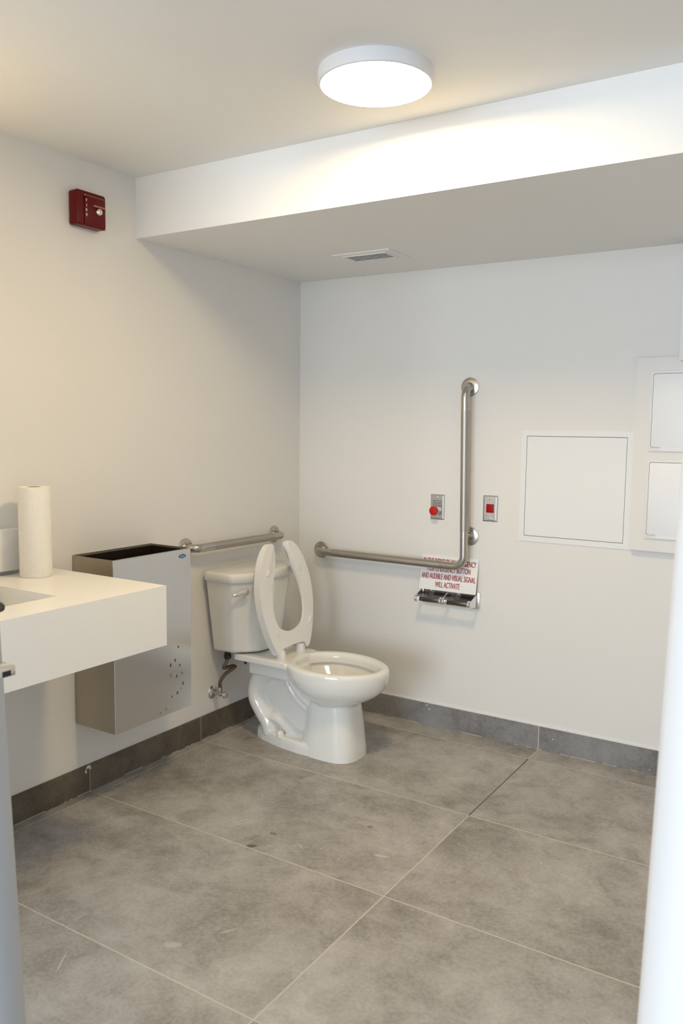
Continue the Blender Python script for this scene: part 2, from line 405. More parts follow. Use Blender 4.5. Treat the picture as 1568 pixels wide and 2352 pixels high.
# door opening: white jamb on the right, grey one on the left
def sheared(name, prof, edge, side, z1, mat):
    """vertical profile whose outermost edge follows the slightly out-of-plumb line edge(z) as (x, y)"""
    ang = lambda x, y: math.atan2(x-CX, y-CY); rings = []
    for z in (0.0, z1):
        tx, ty = edge(z); tgt = ang(tx, ty); dx = 0.0
        for _ in range(30):
            cur = (max if side > 0 else min)(ang(x+dx, y) for x, y in prof)
            dx += (tgt-cur)*0.9
        rings.append([(x+dx, y, z) for x, y in prof])
    bm = bmesh.new(); bm_loft(bm, rings)
    return finish(name, bm, mat, None, True, ang=25)
prof = [(2.19, -2.47), (2.19, -2.50), (2.20, -2.53), (2.225, -2.565), (2.27, -2.60), (2.36, -2.61), (2.36, -2.45), (2.20, -2.45)]
j = sheared('door_1', prof, lambda z: (2.1684+0.0248*z, -2.50), -1, 2.1, M_jamb)
struct(j, 'white painted door jamb at the right edge of the view')
gp = [(1.20, -2.60)] + [(1.385+0.026*math.cos(a), -2.645+0.045*math.sin(a)) for a in [math.radians(v) for v in range(80, -81, -16)]] + [(1.20, -2.70)]
g = sheared('door_2', gp, lambda z: (1.458-0.0528*z, -2.65), 1, 2.1, M_grey)
struct(g, 'grey rounded metal door frame at the left edge of the view')
sp = box('strike_plate', 1.375, 1.4075, -2.664, -2.632, 1.008, 1.022, M_chrome, g, 0.0015)
sp['label'] = 'chrome strike plate'
sh = box('strike_hole', 1.4065, 1.4085, -2.652, -2.640, 1.0095, 1.0165, M_black, sp)
lt = lathe('lever_tip', [(0.001, 0.0), (0.005, .0015), (0.007, .006), (0.007, .05)], (1.4085, -2.650, 1.102), (-1, 0, 0), M_darkmetal, g, 20)

# ------------------------------------------------------------------ ceiling lamp
LC = (1.2205, -1.396)
lamp = empty('ceiling_lamp', (LC[0], LC[1], HC), 'round white flush ceiling lamp, lit, in front of the bulkhead', 'lamp')
lathe('lamp_rim', [(0.138, 0.0), (0.1475, 0.0), (0.1485, 0.004), (0.1485, 0.027), (0.1465, 0.0325), (0.1425, 0.0345), (0.1412, 0.034), (0.1408, 0.030), (0.1408, 0.024), (0.138, 0.024)],
      (LC[0], LC[1], HC), (0, 0, -1), M_lampbody, lamp, 96)
lathe('lamp_diffuser', [(0.1385, 0.020), (0.1405, 0.021), (0.1405, 0.0280), (0.139, 0.0300), (0.10, 0.0305)], (LC[0], LC[1], HC), (0, 0, -1), M_diff, lamp, 96)

# added tube light, unseen beyond the left edge, to warm the left side
vl = empty('added_fill_light', (0.0, -2.25, 1.93), 'added unseen warm fill tube on the left wall above the vanity counter', 'lamp')
box('light_base', 0.0, 0.03, -2.33, -2.17, 1.88, 1.98, M_chrome, vl, 0.004)
box('light_arm', 0.03, 0.085, -2.26, -2.24, 1.92, 1.94, M_chrome, vl)
t = NT('fill_glow'); t.b.inputs['Base Color'].default_value = (0.9, 0.9, 0.9, 1)
t.b.inputs['Emission Color'].default_value = FILL_COL+(1,); t.b.inputs['Emission Strength'].default_value = FILL_E
tube('light_tube', [(0.115, -2.50, 1.93), (0.115, -2.00, 1.93)], 0.032, t.m, vl, 24)

# ------------------------------------------------------------------ air vent in the bulkhead
vent = empty('air_vent', (0.607, -0.372, HS), 'white slatted air vent in the underside of the bulkhead', 'vent')
def frame_bm(x0, x1, y0, y1, b, z0, z1):
    bm = bmesh.new()
    bm_box(bm, x0, x1, y0, y0+b, z0, z1); bm_box(bm, x0, x1, y1-b, y1, z0, z1)
    bm_box(bm, x0, x0+b, y0+b, y1-b, z0, z1); bm_box(bm, x1-b, x1, y0+b, y1-b, z0, z1)
    return bm
finish('vent_frame', frame_bm(0.478, 0.737, -0.458, -0.288, 0.035, HS-0.005, HS), M_vent, vent, False)
finish('vent_frame_step', frame_bm(0.505, 0.710, -0.432, -0.314, 0.012, HS-0.008, HS-0.005), M_vent, vent, False)
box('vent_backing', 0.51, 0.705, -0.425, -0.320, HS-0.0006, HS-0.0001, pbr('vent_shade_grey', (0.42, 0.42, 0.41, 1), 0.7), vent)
for i in range(6):
    y = -0.412 + i*0.0165
    bm = bmesh.new(); bm_box(bm, 0.513, 0.702, y-0.0064, y+0.0064, HS-0.0062, HS-0.005)
    bmesh.ops.rotate(bm, cent=(0.6, y, HS-0.0056), matrix=Matrix.Rotation(math.radians(18), 3, 'X'), verts=bm.verts)
    finish('vent_slat', bm, M_vent, vent, False)
lathe('vent_screw', [(0.002, 0), (0.002, .0012)], (0.512, -0.332, HS-0.008), (0, 0, -1), M_gap, vent, 12)

# ------------------------------------------------------------------ fire alarm station
fa = empty('fire_alarm', (0.0, -1.30, 2.075), 'dark red fire alarm station with white FIRE lettering high on the left wall', 'fire alarm')
bm = bmesh.new()
Pf = rrect(-1.3645, -1.2375, 2.017, 2.133, 0.010, 4)
bm_prism(bm, Pf, lambda u, v, w: Vector((w, u, v)), 0.043, 0.006, 3)
finish('alarm_body', bm, M_fire, fa)
bm = bmesh.new(); bm_box(bm, 0.043, 0.0475, -1.335, -1.246, 2.022, 2.118, 0.002)
finish('alarm_face', bm, M_fire, fa)
for i, ch in enumerate('FIRE'):
    text('alarm_letter', ch, 0.0095, None if ch != 'I' else 0.0022, (0.0478, -1.327, 2.1005-i*0.0158), (0, 1, 0), (0, 0, 1), M_textwhite, fa, 0.02)
bm = bmesh.new(); bm_box(bm, 0.0475, 0.056, -1.300, -1.253, 2.084, 2.090, 0.0015)
finish('alarm_ledge', bm, M_fire_chip, fa)
lathe('alarm_lock', [(0.013, 0.0), (0.013, 0.004), (0.010, 0.009), (0.004, 0.011), (0.0, 0.011)], (0.0475, -1.276, 2.071), (1, 0, 0), M_chrome, fa, 24)
bm = bmesh.new(); bm_box(bm, 0.0588, 0.0592, -1.2775, -1.2745, 2.064, 2.078)
finish('alarm_keyway', bm, pbr('brass_slot', (0.6, 0.45, 0.1, 1), 0.4), fa, False)
M_bare = pbr('bare_chips', (0.55, 0.42, 0.36, 1), 0.6)
for c in ((0.040, 0.0446, -1.335, -1.245, 2.1178, 2.1195), (0.030, 0.0415, -1.3585, -1.347, 2.1310, 2.1337), (0.0435, 0.0480, -1.335, -1.329, 2.1165, 2.1190), (0.034, 0.0430, -1.2425, -1.2390, 2.0165, 2.0195)):
    box('paint_chip', *c, M_bare, fa, 0.0007)

# ------------------------------------------------------------------ counter with sink
cnt = empty('vanity_counter', (0.0, -1.9, 0.67), 'white floating vanity counter with a rectangular sink cutout', 'counter')
ZT, ZB, XF, YE, YB = 0.855, 0.669, 0.560, -1.488, YF
SX0, SX1, SY1, SY0 = 0.160, 0.425, -1.785, -2.33
bm = bmesh.new(); T = 0.02
bm_box(bm, 0, XF, SY1, YE, ZT-T, ZT); bm_box(bm, 0, XF, YB, SY0, ZT-T, ZT)
bm_box(bm, 0, SX0, SY0, SY1, ZT-T, ZT); bm_box(bm, SX1, XF, SY0, SY1, ZT-T, ZT)
finish('countertop', bm, M_quartz, cnt, False)
bm = bmesh.new(); bm_box(bm, XF-T, XF, YB, YE, ZB, ZT-T); bm_box(bm, 0, XF-T, YE-T, YE, ZB, ZT-T); bm_box(bm, 0, XF-T, YB, YE-T, ZB, ZB+0.012)
finish('apron', bm, M_quartz, cnt, False)
bm = bmesh.new()
a = 0.012
bm_box(bm, SX0-a, SX1+a, SY0-a, SY1+a, ZT-T-0.13, ZT-T-0.118)
bm_box(bm, SX0-a, SX0, SY0-a, SY1+a, ZT-T-0.118, ZT-T); bm_box(bm, SX1, SX1+a, SY0-a, SY1+a, ZT-T-0.118, ZT-T)
bm_box(bm, SX0, SX1, SY0-a, SY0, ZT-T-0.118, ZT-T); bm_box(bm, SX0, SX1, SY1, SY1+a, ZT-T-0.118, ZT-T)
finish('sink_basin', bm, M_white_gloss, cnt, False)

# paper towel roll
pr = empty('paper_towel_roll', (0.108, -1.612, ZT), 'tall white paper towel roll standing on the vanity counter', 'paper towel')
R = 0.050
lathe('paper', [(R*0.97, 0.0005), (R, 0.004), (R, 0.284), (R*0.985, 0.287), (0.021, 0.287), (0.021, 0.2), (0.021, 0.0005)], (0.108, -1.612, ZT), (0, 0, 1), M_paper, pr, 48, 50)
lathe('cardboard_core', [(0.0208, 0.001), (0.0208, 0.2865), (0.0195, 0.2865), (0.0195, 0.001)], (0.108, -1.612, ZT), (0, 0, 1), pbr('cardboard', (0.33, 0.25, 0.16, 1), 0.9), pr, 32)

# white box on the wall behind the roll
wb = prism('wall_dispenser', rrect(-1.80, -1.586, 0.868, 1.004, 0.004, 3), lambda u, v, w: Vector((w, u, v)), 0.032, M_seat, None, 0.004, 3, (0.0, -1.69, 0.87))
tag(wb, 'low white box on the left wall just above the counter, behind the paper towel roll', 'dispenser')

# ------------------------------------------------------------------ waste bin
BY0, BY1, BX, BZ0, BZ1 = -1.380, -1.000, 0.207, 0.272, 0.882
wr = empty('waste_bin', (0.0, -1.19, BZ0), 'open-topped stainless waste bin hung on the wall beside the counter', 'bin')
TK = 0.0016
bm = bmesh.new(); bm_box(bm, BX-TK, BX, BY0, BY1, BZ0, BZ1)
finish('front_panel', bm, M_bin, wr, False)
for y in (BY0, BY1-TK):
    bm = bmesh.new(); bm_box(bm, 0.006, BX-TK, y, y+TK, BZ0, BZ1+0.001); finish('side_panel', bm, M_bin_side, wr, False)
bm = bmesh.new(); bm_box(bm, 0.004, 0.006, BY0, BY1, BZ0, BZ1+0.002); bm_box(bm, 0.006, BX-TK, BY0+TK, BY1-TK, BZ0, BZ0+0.002); finish('back_panel', bm, M_bin_side, wr, False)
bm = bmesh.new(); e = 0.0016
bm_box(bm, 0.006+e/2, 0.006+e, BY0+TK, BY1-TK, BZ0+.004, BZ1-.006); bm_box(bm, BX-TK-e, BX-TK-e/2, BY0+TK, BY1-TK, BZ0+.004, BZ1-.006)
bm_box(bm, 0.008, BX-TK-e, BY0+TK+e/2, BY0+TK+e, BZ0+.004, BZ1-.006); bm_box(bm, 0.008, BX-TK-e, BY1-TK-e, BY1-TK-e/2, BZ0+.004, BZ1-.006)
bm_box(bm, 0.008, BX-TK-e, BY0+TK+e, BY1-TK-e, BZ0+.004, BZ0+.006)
finish('inner_faces', bm, M_bin_in, wr, False)  # dark sheets over the inside faces of the bin
bm = bmesh.new(); bm_tube(bm, [(BX-0.0005, BY0, BZ1), (BX-0.0005, BY1, BZ1)], 0.0016, 10)
bm_tube(bm, [(BX-0.0005, BY0, BZ0), (BX-0.0005, BY0, BZ1)], 0.0014, 10)
finish('rolled_edge', bm, M_plate, wr)
bm = bmesh.new(); ov = [(0.0190*math.cos(2*PI*k/40)-1.044, 0.0078*math.sin(2*PI*k/40)+0.8570) for k in range(40)]
bm_prism(bm, ov, lambda u, v, w: Vector((BX+w, u, v)), 0.0006)
badge = finish('maker_badge', bm, M_blue, wr, False); badge['label'] = 'blue oval badge'
text('badge_lettering', 'frost', 0.0078, 0.0235, (BX+0.0006, -1.044, 0.8570), (0, 1, 0), (0, 0, 1), M_bluetext, badge, 0.03)

# ------------------------------------------------------------------ grab bars
RB = 0.0175; OFF = 0.056
def flange(name_parent, pos, axis):
    return lathe('flange', [(0.040, 0.0), (0.0405, 0.002), (0.0395, 0.0042), (0.036, 0.0055), (0.020, 0.0066), (0.0185, 0.0085), (0.0178, 0.009), (0.0, 0.009)], pos, axis, M_brushed, name_parent, 48)
gb = empty('grab_bar', (0.0, -0.507, 0.840), 'straight stainless grab bar on the wall above the toilet tank', 'grab bar')
flange(gb, (0, -0.808, 0.8425), (1, 0, 0)); flange(gb, (0, -0.206, 0.838), (1, 0, 0))
pts = fillet([(0.004, -0.808, 0.8425), (OFF, -0.808, 0.8425), (OFF, -0.206, 0.838), (0.004, -0.206, 0.838)], 0.036)
tube('rail', pts, RB, M_brushed, gb, 28)
tube('grip', [(OFF, -0.70, 0.8418), (OFF, -0.29, 0.8387)], RB+0.0003, M_grip, gb, 28)['label'] = 'peened grip section'
lb = empty('grab_bar', (0.5, 0.0, 0.75), 'L-shaped stainless grab bar with a tall upright beside the emergency button', 'grab bar')
VX = 0.899
flange(lb, (0.134, 0, 0.7525), (0, -1, 0)); flange(lb, (0.890, 0, 1.521), (0, -1, 0)); flange(lb, (0.908, 0, 0.880), (0, -1, 0))
pts = fillet([(0.134, -0.004, 0.7525), (0.134, -OFF, 0.7525), (0.907, -OFF, 0.7505), (0.893, -OFF, 1.521), (0.890, -0.004, 1.521)], 0.048, 10)
tube('rail', pts, RB, M_brushed, lb, 28)
tube('stub', [(0.908, -0.004, 0.880), (0.901, -OFF+0.01, 0.880)], 0.0125, M_brushed, lb, 24)
tube('grip', [(0.235, -OFF, 0.7520), (0.80, -OFF, 0.7508)], RB+0.0003, M_grip, lb, 28)['label'] = 'peened grip section'
tube('grip', [(0.9042, -OFF, 0.905), (0.8948, -OFF, 1.42)], RB+0.0003, M_grip, lb, 28)['label'] = 'peened grip section'

# ------------------------------------------------------------------ call plates
def wall_plate(cx, cz, label, cat):
    o = empty('switch_plate', (cx, 0.0, cz), label, cat)
    bm = bmesh.new(); w2, h2 = 0.0335, 0.0560
    rings = []
    for (a, d) in ((0, 0), (0, 0.002), (0.0015, 0.0035), (0.006, 0.0058), (0.0075, 0.006)):
        rings.append([(cx+sx*(w2-a), -d, cz+sz*(h2-a)) for sx, sz in ((-1, -1), (1, -1), (1, 1), (-1, 1))])
    bm_loft(bm, rings); finish('plate', bm, M_plate, o, False)
    for s in (-1, 1):
        sc = lathe('screw', [(0.0042, 0), (0.0042, 0.0010), (0.0026, 0.0020), (0.0, 0.0022)], (cx, -0.006, cz+s*0.0425), (0, -1, 0), M_chrome, o, 20)
        bm = bmesh.new(); bm_box(bm, cx-0.0026, cx+0.0026, -0.0084, -0.0078, cz+s*0.0425-0.0005, cz+s*0.0425+0.0005); finish('screw_slot', bm, M_black, sc, False)
    return o
b1 = wall_plate(0.7505, 0.998, 'stainless wall plate with a round red emergency push button', 'emergency button')
for i, (s, ww) in enumerate((('PRESS FOR', 0.042), ('EMERGENCY', 0.046), ('ASSISTANCE', 0.045))):
    text('plate_lettering', s, 0.0065, ww, (0.7515, -0.0061, 1.0245-i*0.0095), (1, 0, 0), (0, 0, 1), M_textgrey, b1, 0.0, fat=0.00012)
lathe('button_collar', [(0.0165, 0.0), (0.0165, 0.004), (0.0145, 0.006), (0.0135, 0.02), (0.0, 0.02)], (0.752, -0.006, 0.984), (0, -1, 0), M_chrome, b1, 36)
lathe('push_button', [(0.010, 0.0), (0.0105, 0.012), (0.0165, 0.016), (0.0198, 0.020), (0.0203, 0.024), (0.0185, 0.0275), (0.012, 0.0295), (0.0, 0.0300)], (0.752, -0.022, 0.984), (0, -1, 0), M_red, b1, 48)
b2 = wall_plate(0.9990, 1.006, 'stainless wall plate with a square red signal light, right of the upright grab bar', 'signal light')
box('signal_lens', 0.9825, 1.0165, -0.0085, -0.006, 0.9885, 1.0255, M_reddark, b2, 0.0006)
for s in (-1, 1): lathe('pilot_hole', [(0.0018, 0), (0.0018, 0.0003)], (0.999+s*0.0145, -0.006, 0.978), (0, -1, 0), M_gap, b2, 12)

# ------------------------------------------------------------------ access panel on the wall
ap = empty('access_hatch', (1.352, 0.0, 0.88), 'large square white access panel flush on the back wall', 'access panel')
def xframe(bm, x0, x1, z0, z1, b, y0, y1):
    bm_box(bm, x0, x1, y0, y1, z0, z0+b); bm_box(bm, x0, x1, y0, y1, z1-b, z1)
    bm_box(bm, x0, x0+b, y0, y1, z0+b, z1-b); bm_box(bm, x1-b, x1, y0, y1, z0+b, z1-b)
bm = bmesh.new(); xframe(bm, 1.1285, 1.5775, 0.8805, 1.3400, 0.0225, -0.004, 0.0); finish('panel_frame', bm, M_panel, ap, False)
bm = bmesh.new(); bm_box(bm, 1.150, 1.556, -0.0012, -0.0002, 0.902, 1.318); finish('panel_gap', bm, M_gap, ap, False)
dr = box('panel_door', 1.1528, 1.5533, -0.0036, -0.0012, 0.9052, 1.3153, M_panel, ap)
lathe('cam_latch', [(0.0062, 0.0), (0.0062, 0.0010), (0.0050, 0.0012), (0.0050, 0.0006), (0.0, 0.0006)], (1.529, -0.0036, 1.111), (0, -1, 0), M_panel, dr, 24)

# boxed-out chase with two plastic access hatches
ch = box('trim_3', 1.583, XR, -0.030, 0.0, 0.886, 1.618, M_wall, None, 0.0, 2, (1.9, 0, 0.886))
struct(ch, 'shallow painted box standing out from the back wall behind the two small hatches')
def hatch(z0, z1, label):
    x0 = 1.6365; x1 = x0+(z1-z0)
    o = empty('access_hatch', ((x0+x1)/2, -0.030, z0), label, 'access panel')
    bm = bmesh.new(); bm_prism(bm, rrect(x0, x1, z0, z1, 0.003, 3), lambda u, v, w: Vector((u, -0.030-w, v)), 0.007, 0.0015, 2)
    finish('hatch_frame', bm, M_panel, o)
    prism('hatch_gap', rrect(x0+0.0105, x1-0.0105, z0+0.0145, z1-0.0105, 0.008), lambda u, v, w: Vector((u, -0.037-w, v)), 0.0004, M_gap, o)
    d = prism('hatch_door', rrect(x0+0.0122, x1-0.0122, z0+0.0158, z1-0.0122, 0.0072), lambda u, v, w: Vector((u, -0.0374-w, v)), 0.0022, M_panel_gloss, o, 0.0006, 2)
    box('hatch_tab', x0+0.045, x1-0.045, -0.0392, -0.037, z0+0.003, z0+0.0158, M_panel, o)
    return o
hatch(1.2665, 1.568, 'upper small white hatch with rounded corners on the wall box')
hatch(0.9345, 1.2365, 'lower small white hatch with rounded corners on the wall box')
cb = box('wall_cabinet', 1.738, 2.0, -0.07, 0.0, 1.600, HS-0.03, M_panel, None, 0.003, 2, (1.87, 0, 1.6))
tag(cb, 'white box high on the back wall at the far right edge, above the hatches', 'cabinet')

# ------------------------------------------------------------------ emergency notice
sg = empty('emergency_sign', (0.812, -0.02, 0.626), 'white sign with red capitals about pushing the emergency button, leaning behind the grab bar', 'sign')
A0 = Vector((0.682, -0.030, 0.6305)); A1 = Vector((0.682, -0.003, 0.7820)); yd = (A1-A0).normalized(); SH = (A1-A0).length
xd = Vector((1, 0, 0)); nd = xd.cross(yd); SW = 0.272
prism('sign_board', [(0, 0), (SW, 0), (SW, SH), (0, SH)], lambda u, v, w: A0 + xd*u + yd*v - nd*(w), 0.0022, M_sign, sg, 0.0)
for s, ww, v in (('IN THE EVENT OF AN EMERGENCY', 0.252, 0.128), ('PUSH EMERGENCY BUTTON', 0.205, 0.096), ('AND AUDIBLE AND VISUAL SIGNAL', 0.258, 0.0615), ('WILL ACTIVATE', 0.117, 0.0265)):
    text('sign_lettering', s, 0.0245, ww, A0 + xd*(SW/2) + yd*v, xd, yd, M_textred, sg, 0.0, fat=0.00055)

# ------------------------------------------------------------------ double toilet roll holder
tp = empty('toilet_roll_holder', (0.826, 0.0, 0.57), 'empty double chrome toilet roll holder below the emergency sign', 'toilet roll holder')
prism('back_plate', rrect(0.688, 0.966, 0.5655, 0.640, 0.008), lambda u, v, w: Vector((u, -w, v)), 0.012, M_chrome, tp, 0.003, 2)
prism('plate_recess', rrect(0.696, 0.957, 0.573, 0.632, 0.004), lambda u, v, w: Vector((u, -0.012-w, v)), 0.0008, M_darkchrome, tp)
ARM = [(0.012, 0.573), (0.070, 0.581), (0.090, 0.586), (0.098, 0.596), (0.090, 0.607), (0.070, 0.613), (0.012, 0.634)]
for x in (0.690, 0.8215, 0.9535):
    am = prism('arm', ARM, lambda u, v, w, x=x: Vector((x+w, -u, v)), 0.004, M_chrome, tp, 0.001, 1)
    for s in ((-1,) if x > 0.9 else ((1,) if x < 0.7 else (-1, 1))):
        lathe('hub', [(0.0, 0.0), (0.015, 0.0), (0.0168, 0.002), (0.0145, 0.0045), (0.0168, 0.007), (0.0145, 0.0105), (0.009, 0.012), (0.0, 0.012)],
              (x+(0.004 if s > 0 else 0.0), -0.085, 0.5965), (s, 0, 0), M_chrome, am, 28)
for x0, x1 in ((0.706, 0.8095), (0.8375, 0.9415)):
    sp_ = box('spindle', x0, x1, -0.0920, -0.078, 0.5875, 0.6050, M_darkmetal, tp, 0.002)
    for xx in (x0+0.012, x0+0.022) if x0 < 0.8 else (x1-0.028, x1-0.018):
        lathe('rivet', [(0.0014, 0), (0.0014, 0.0006)], (xx, -0.0920, 0.597), (0, -1, 0), M_chrome, sp_, 10)
    box('spindle_cap', x0-0.0005, x0+0.009, -0.0926, -0.077, 0.587, 0.6058, M_seat if x0 < 0.8 else M_chrome, sp_, 0.001)

# ------------------------------------------------------------------ toilet
YC = -0.508
tl = empty('toilet', (0.42, YC, 0.0), 'white two-piece toilet with its open-front seat raised against the tank', 'toilet')
def ering(x0, x1, hy, z, n=56, e=0.08, p=2.0):
    xc, a = (x0+x1)/2, (x1-x0)/2; out = []
    for k in range(n):
        th = 2*PI*k/n; c, s = math.cos(th), math.sin(th)
        cx = math.copysign(abs(c)**(2/p), c); sy = math.copysign(abs(s)**(2/p), s)
        out.append((xc+a*cx, YC+hy*sy*(1-e*c), z))
    return out
bm = bmesh.new()
# bowl shell: outside up, over the rim, inside down
def smooth_rows(rows, seg=4):
    P = [Vector(r[1:]+(0,)) for r in rows]; out = []
    prm = catmull([(r[0], r[1], r[2]) for r in rows], seg); prm2 = catmull([(r[3], 0, 0) for r in rows], seg)
    return [(a_[0], a_[1], b_[0], a_[2]) for a_, b_ in zip(prm, prm2)]
outr = smooth_rows([(.475, .640, .205, .085), (.460, .658, .224, .098), (.435, .690, .240, .122), (.400, .730, .262, .148), (.365, .764, .292, .168), (.342, .780, .325, .177), (.334, .785, .350, .179)])
bm_loft(bm, [ering(x0, x1, hy, z) for x0, x1, hy, z in outr] + [ering(*r) for r in [
     (.333, .785, .179, .366), (.338, .781, .176, .375), (.350, .770, .167, .3785), (.366, .757, .150, .3785), (.373, .748, .142, .375), (.377, .743, .137, .362),
     (.379, .741, .135, .341), (.381, .740, .134, .337), (.366, .753, .147, .332), (.370, .748, .143, .322), (.385, .732, .132, .305), (.42, .704, .112, .270), (.48, .65, .06, .238), (.53, .60, .02, .232)]])
# pedestal front
bm_loft(bm, [ering(x0, x1, hy, z, 56, -0.02, 2.9) for x0, x1, hy, z in [(.416, .676, .110, -.006), (.419, .674, .108, .03), (.425, .668, .104, .08), (.434, .659, .099, .15), (.442, .651, .095, .20), (.448, .647, .092, .224)]])
# foot plate
foot = [(.152, 0), (.157, .022), (.176, .042), (.215, .062), (.27, .078), (.34, .094), (.42, .104), (.52, .104), (.58, .095), (.625, .07), (.65, .035), (.655, 0)]
fp = [(x, YC-h) for x, h in foot] + [(x, YC+h) for x, h in foot[-2:0:-1]]
cxf, cyf = .42, YC
bm_loft(bm, [[(cxf+(x-cxf)*k, cyf+(y-cyf)*k, z) for x, y in fp] for k, z in ((1.0, -.006), (1.0, .006), (1.0, .026), (.975, .040), (.93, .047))])
# web between trapway and bowl
web = [(.200, .02), (.205, .08), (.175, .13), (.165, .20), (.175, .29), (.20, .345), (.375, .345), (.385, .24), (.46, .20), (.50, .19), (.52, .02)]
bm_prism(bm, web, lambda u, v, w: Vector((u, YC-0.030+w, v)), 0.060)
# trapway and ridges
def etube(path, ry, rx):
    P = catmull([(x, YC, z) for x, z in path], 8); rings = []
    for i, q in enumerate(P):
        d = (P[min(i+1, len(P)-1)]-P[max(i-1, 0)]).normalized(); nrm = Vector((-d.z, 0, d.x))
        rings.append([q + nrm*rx*math.cos(2*PI*k/24) + Vector((0, 1, 0))*ry*math.sin(2*PI*k/24) for k in range(24)])
    bm_loft(bm, rings)
etube([(.30, .315), (.240, .308), (.192, .275), (.168, .222), (.170, .165), (.203, .115), (.234, .075), (.247, .03)], .074, .050)
etube([(.215, .085), (.28, .100), (.34, .070), (.385, .045), (.48, .035)], .064, .034)
etube([(.36, .335), (.375, .285), (.42, .235), (.47, .205)], .082, .034)
etube([(.325, .325), (.345, .265), (.395, .205), (.48, .155)], .062, .026)
# deck and its support
bm_box(bm, .112, .36, YC-.126, YC+.126, .350, .377)
bm_box(bm, .160, .385, YC-.083, YC+.083, .288, .352)
bm_loft(bm, [[(x, YC+s*h, z) for x, h, s in ((.20, .127, -1), (.335, .124, -1), (.385, .128, -1), (.385, .124, 1), (.335, .116, 1), (.20, .124, 1))] for z in (.350, .3765)])
bmesh.ops.recalc_face_normals(bm, faces=bm.faces)
me = bpy.data.meshes.new('bowl_raw'); bm.to_mesh(me); bm.free()
tmp = bpy.data.objects.new('tmp', me); COL.objects.link(tmp)
md = tmp.modifiers.new('r', 'REMESH'); md.mode = 'VOXEL'; md.voxel_size = 0.0029; md.adaptivity = 0.0; md.use_smooth_shade = True
md = tmp.modifiers.new('s', 'SMOOTH'); md.factor = 0.5; md.iterations = 6
me = evaluated_mesh(tmp, 'bowl')
for v in me.vertices: v.co -= Vector(tl.location)
bowl = link('bowl', me, M_white_gloss, tl, True)
for s in (-1,):
    lathe('bolt_cap', [(0.016, 0), (0.0155, 0.018), (0.0135, 0.023), (0.008, 0.0255), (0.0, 0.026)], (0.325, YC+s*0.077, 0.041), (0, 0, 1), M_white_gloss, tl, 28)

# tank
def tank_ring(k, z, inset=0.0):
    """k 0 bottom .. 1 top"""
    L = lambda a, b: a+(b-a)*k
    pts = [(0.022, L(.163, .210)), (L(.130, .168), L(.157, .212)), (L(.203, .216), L(.078, .128)), (L(.214, .228), L(.0, .0))]
    pts = [(x-inset if x > .05 else x+inset, max(h-inset, 0)) for x, h in pts]
    full = [(x, YC+0.006-h) for x, h in pts] + [(x, YC+0.006+h) for x, h in pts[-2::-1]]
    return full
def round_poly(poly, r, n=5):
    out = []; m = len(poly)
    for i in range(m):
        a, b, c = Vector(poly[i-1]), Vector(poly[i]), Vector(poly[(i+1) % m]); u = (a-b); v = (c-b)
        ru = min(r, u.length*.45, v.length*.45); p0, p1 = b+u.normalized()*ru, b+v.normalized()*ru
        for k in range(n+1):
            f = k/n; out.append(tuple(p0*(1-f)**2 + b*2*f*(1-f) + p1*f*f))
    return out
bm = bmesh.new(); rings = []
for k, z, ins in [(0, .383, .014), (0.0, .385, .006), (0.01, .391, .001), (.03, .400, 0), (.25, .47, 0), (.5, .543, 0), (.75, .62, 0), (1, .699, 0)]:
    rings.append([(x, y, z) for x, y in round_poly(tank_ring(k, z, ins), 0.014)])
bm_loft(bm, rings); finish('tank', bm, M_white_gloss, tl, True, ang=50)
LIDP = [(0.016, .217), (.172, .2215), (.225, .134), (.240, 0)]
lidp = [(x, YC+0.006-h) for x, h in LIDP] + [(x, YC+0.006+h) for x, h in LIDP[-2::-1]]
def inset_poly(poly, d):
    c = Vector((.12, YC)); out = []
    for p in poly:
        v = Vector(p)-c; out.append(tuple(c + Vector((v.x*(1-d/.1), v.y*(1-d/.2)))))
    return out
bm = bmesh.new()
bm_loft(bm, [[(x, y, z) for x, y in round_poly(inset_poly(lidp, d), .02)] for d, z in ((.004, .6955), (0, .699), (0, .724), (.0015, .7305), (.005, .7345), (.012, .7365))])
finish('tank_lid', bm, M_white_gloss, tl, True, ang=60)
# flush lever on the left chamfer
hv = Vector((0.2225, -0.632, 0.0)) - Vector((0.170, -0.718, 0.0)); hv.normalize(); hn = Vector((-hv.y, hv.x, 0)) * -1
hc = Vector((0.186, -0.6915, 0.6595))
if hn.x < 0: hn = -hn
fh = lathe('flush_lever', [(0.0, 0.0), (0.009, 0.0), (0.009, 0.006), (0.014, 0.009), (0.0155, 0.013), (0.013, 0.0165), (0.0, 0.018)], hc + hv*0.026 + hn*0.002, hn, M_chrome, tl, 28)
bm = bmesh.new()
pA = hc + hv*0.022 + hn*0.016; pB = hc - hv*0.034 + hn*0.020 + Vector((0, 0, -0.010)); rings = []
for k in range(9):
    f = k/8; q = pA.lerp(pB, f); h = 0.0145*(1-f)**0.7+0.0022; wd = 0.0045
    rings.append([q + Vector((0, 0, h))*math.sin(2*PI*i/12) + hn*wd*math.cos(2*PI*i/12) for i in range(12)])
bm_loft(bm, rings); finish('lever_arm', bm, M_chrome, fh)
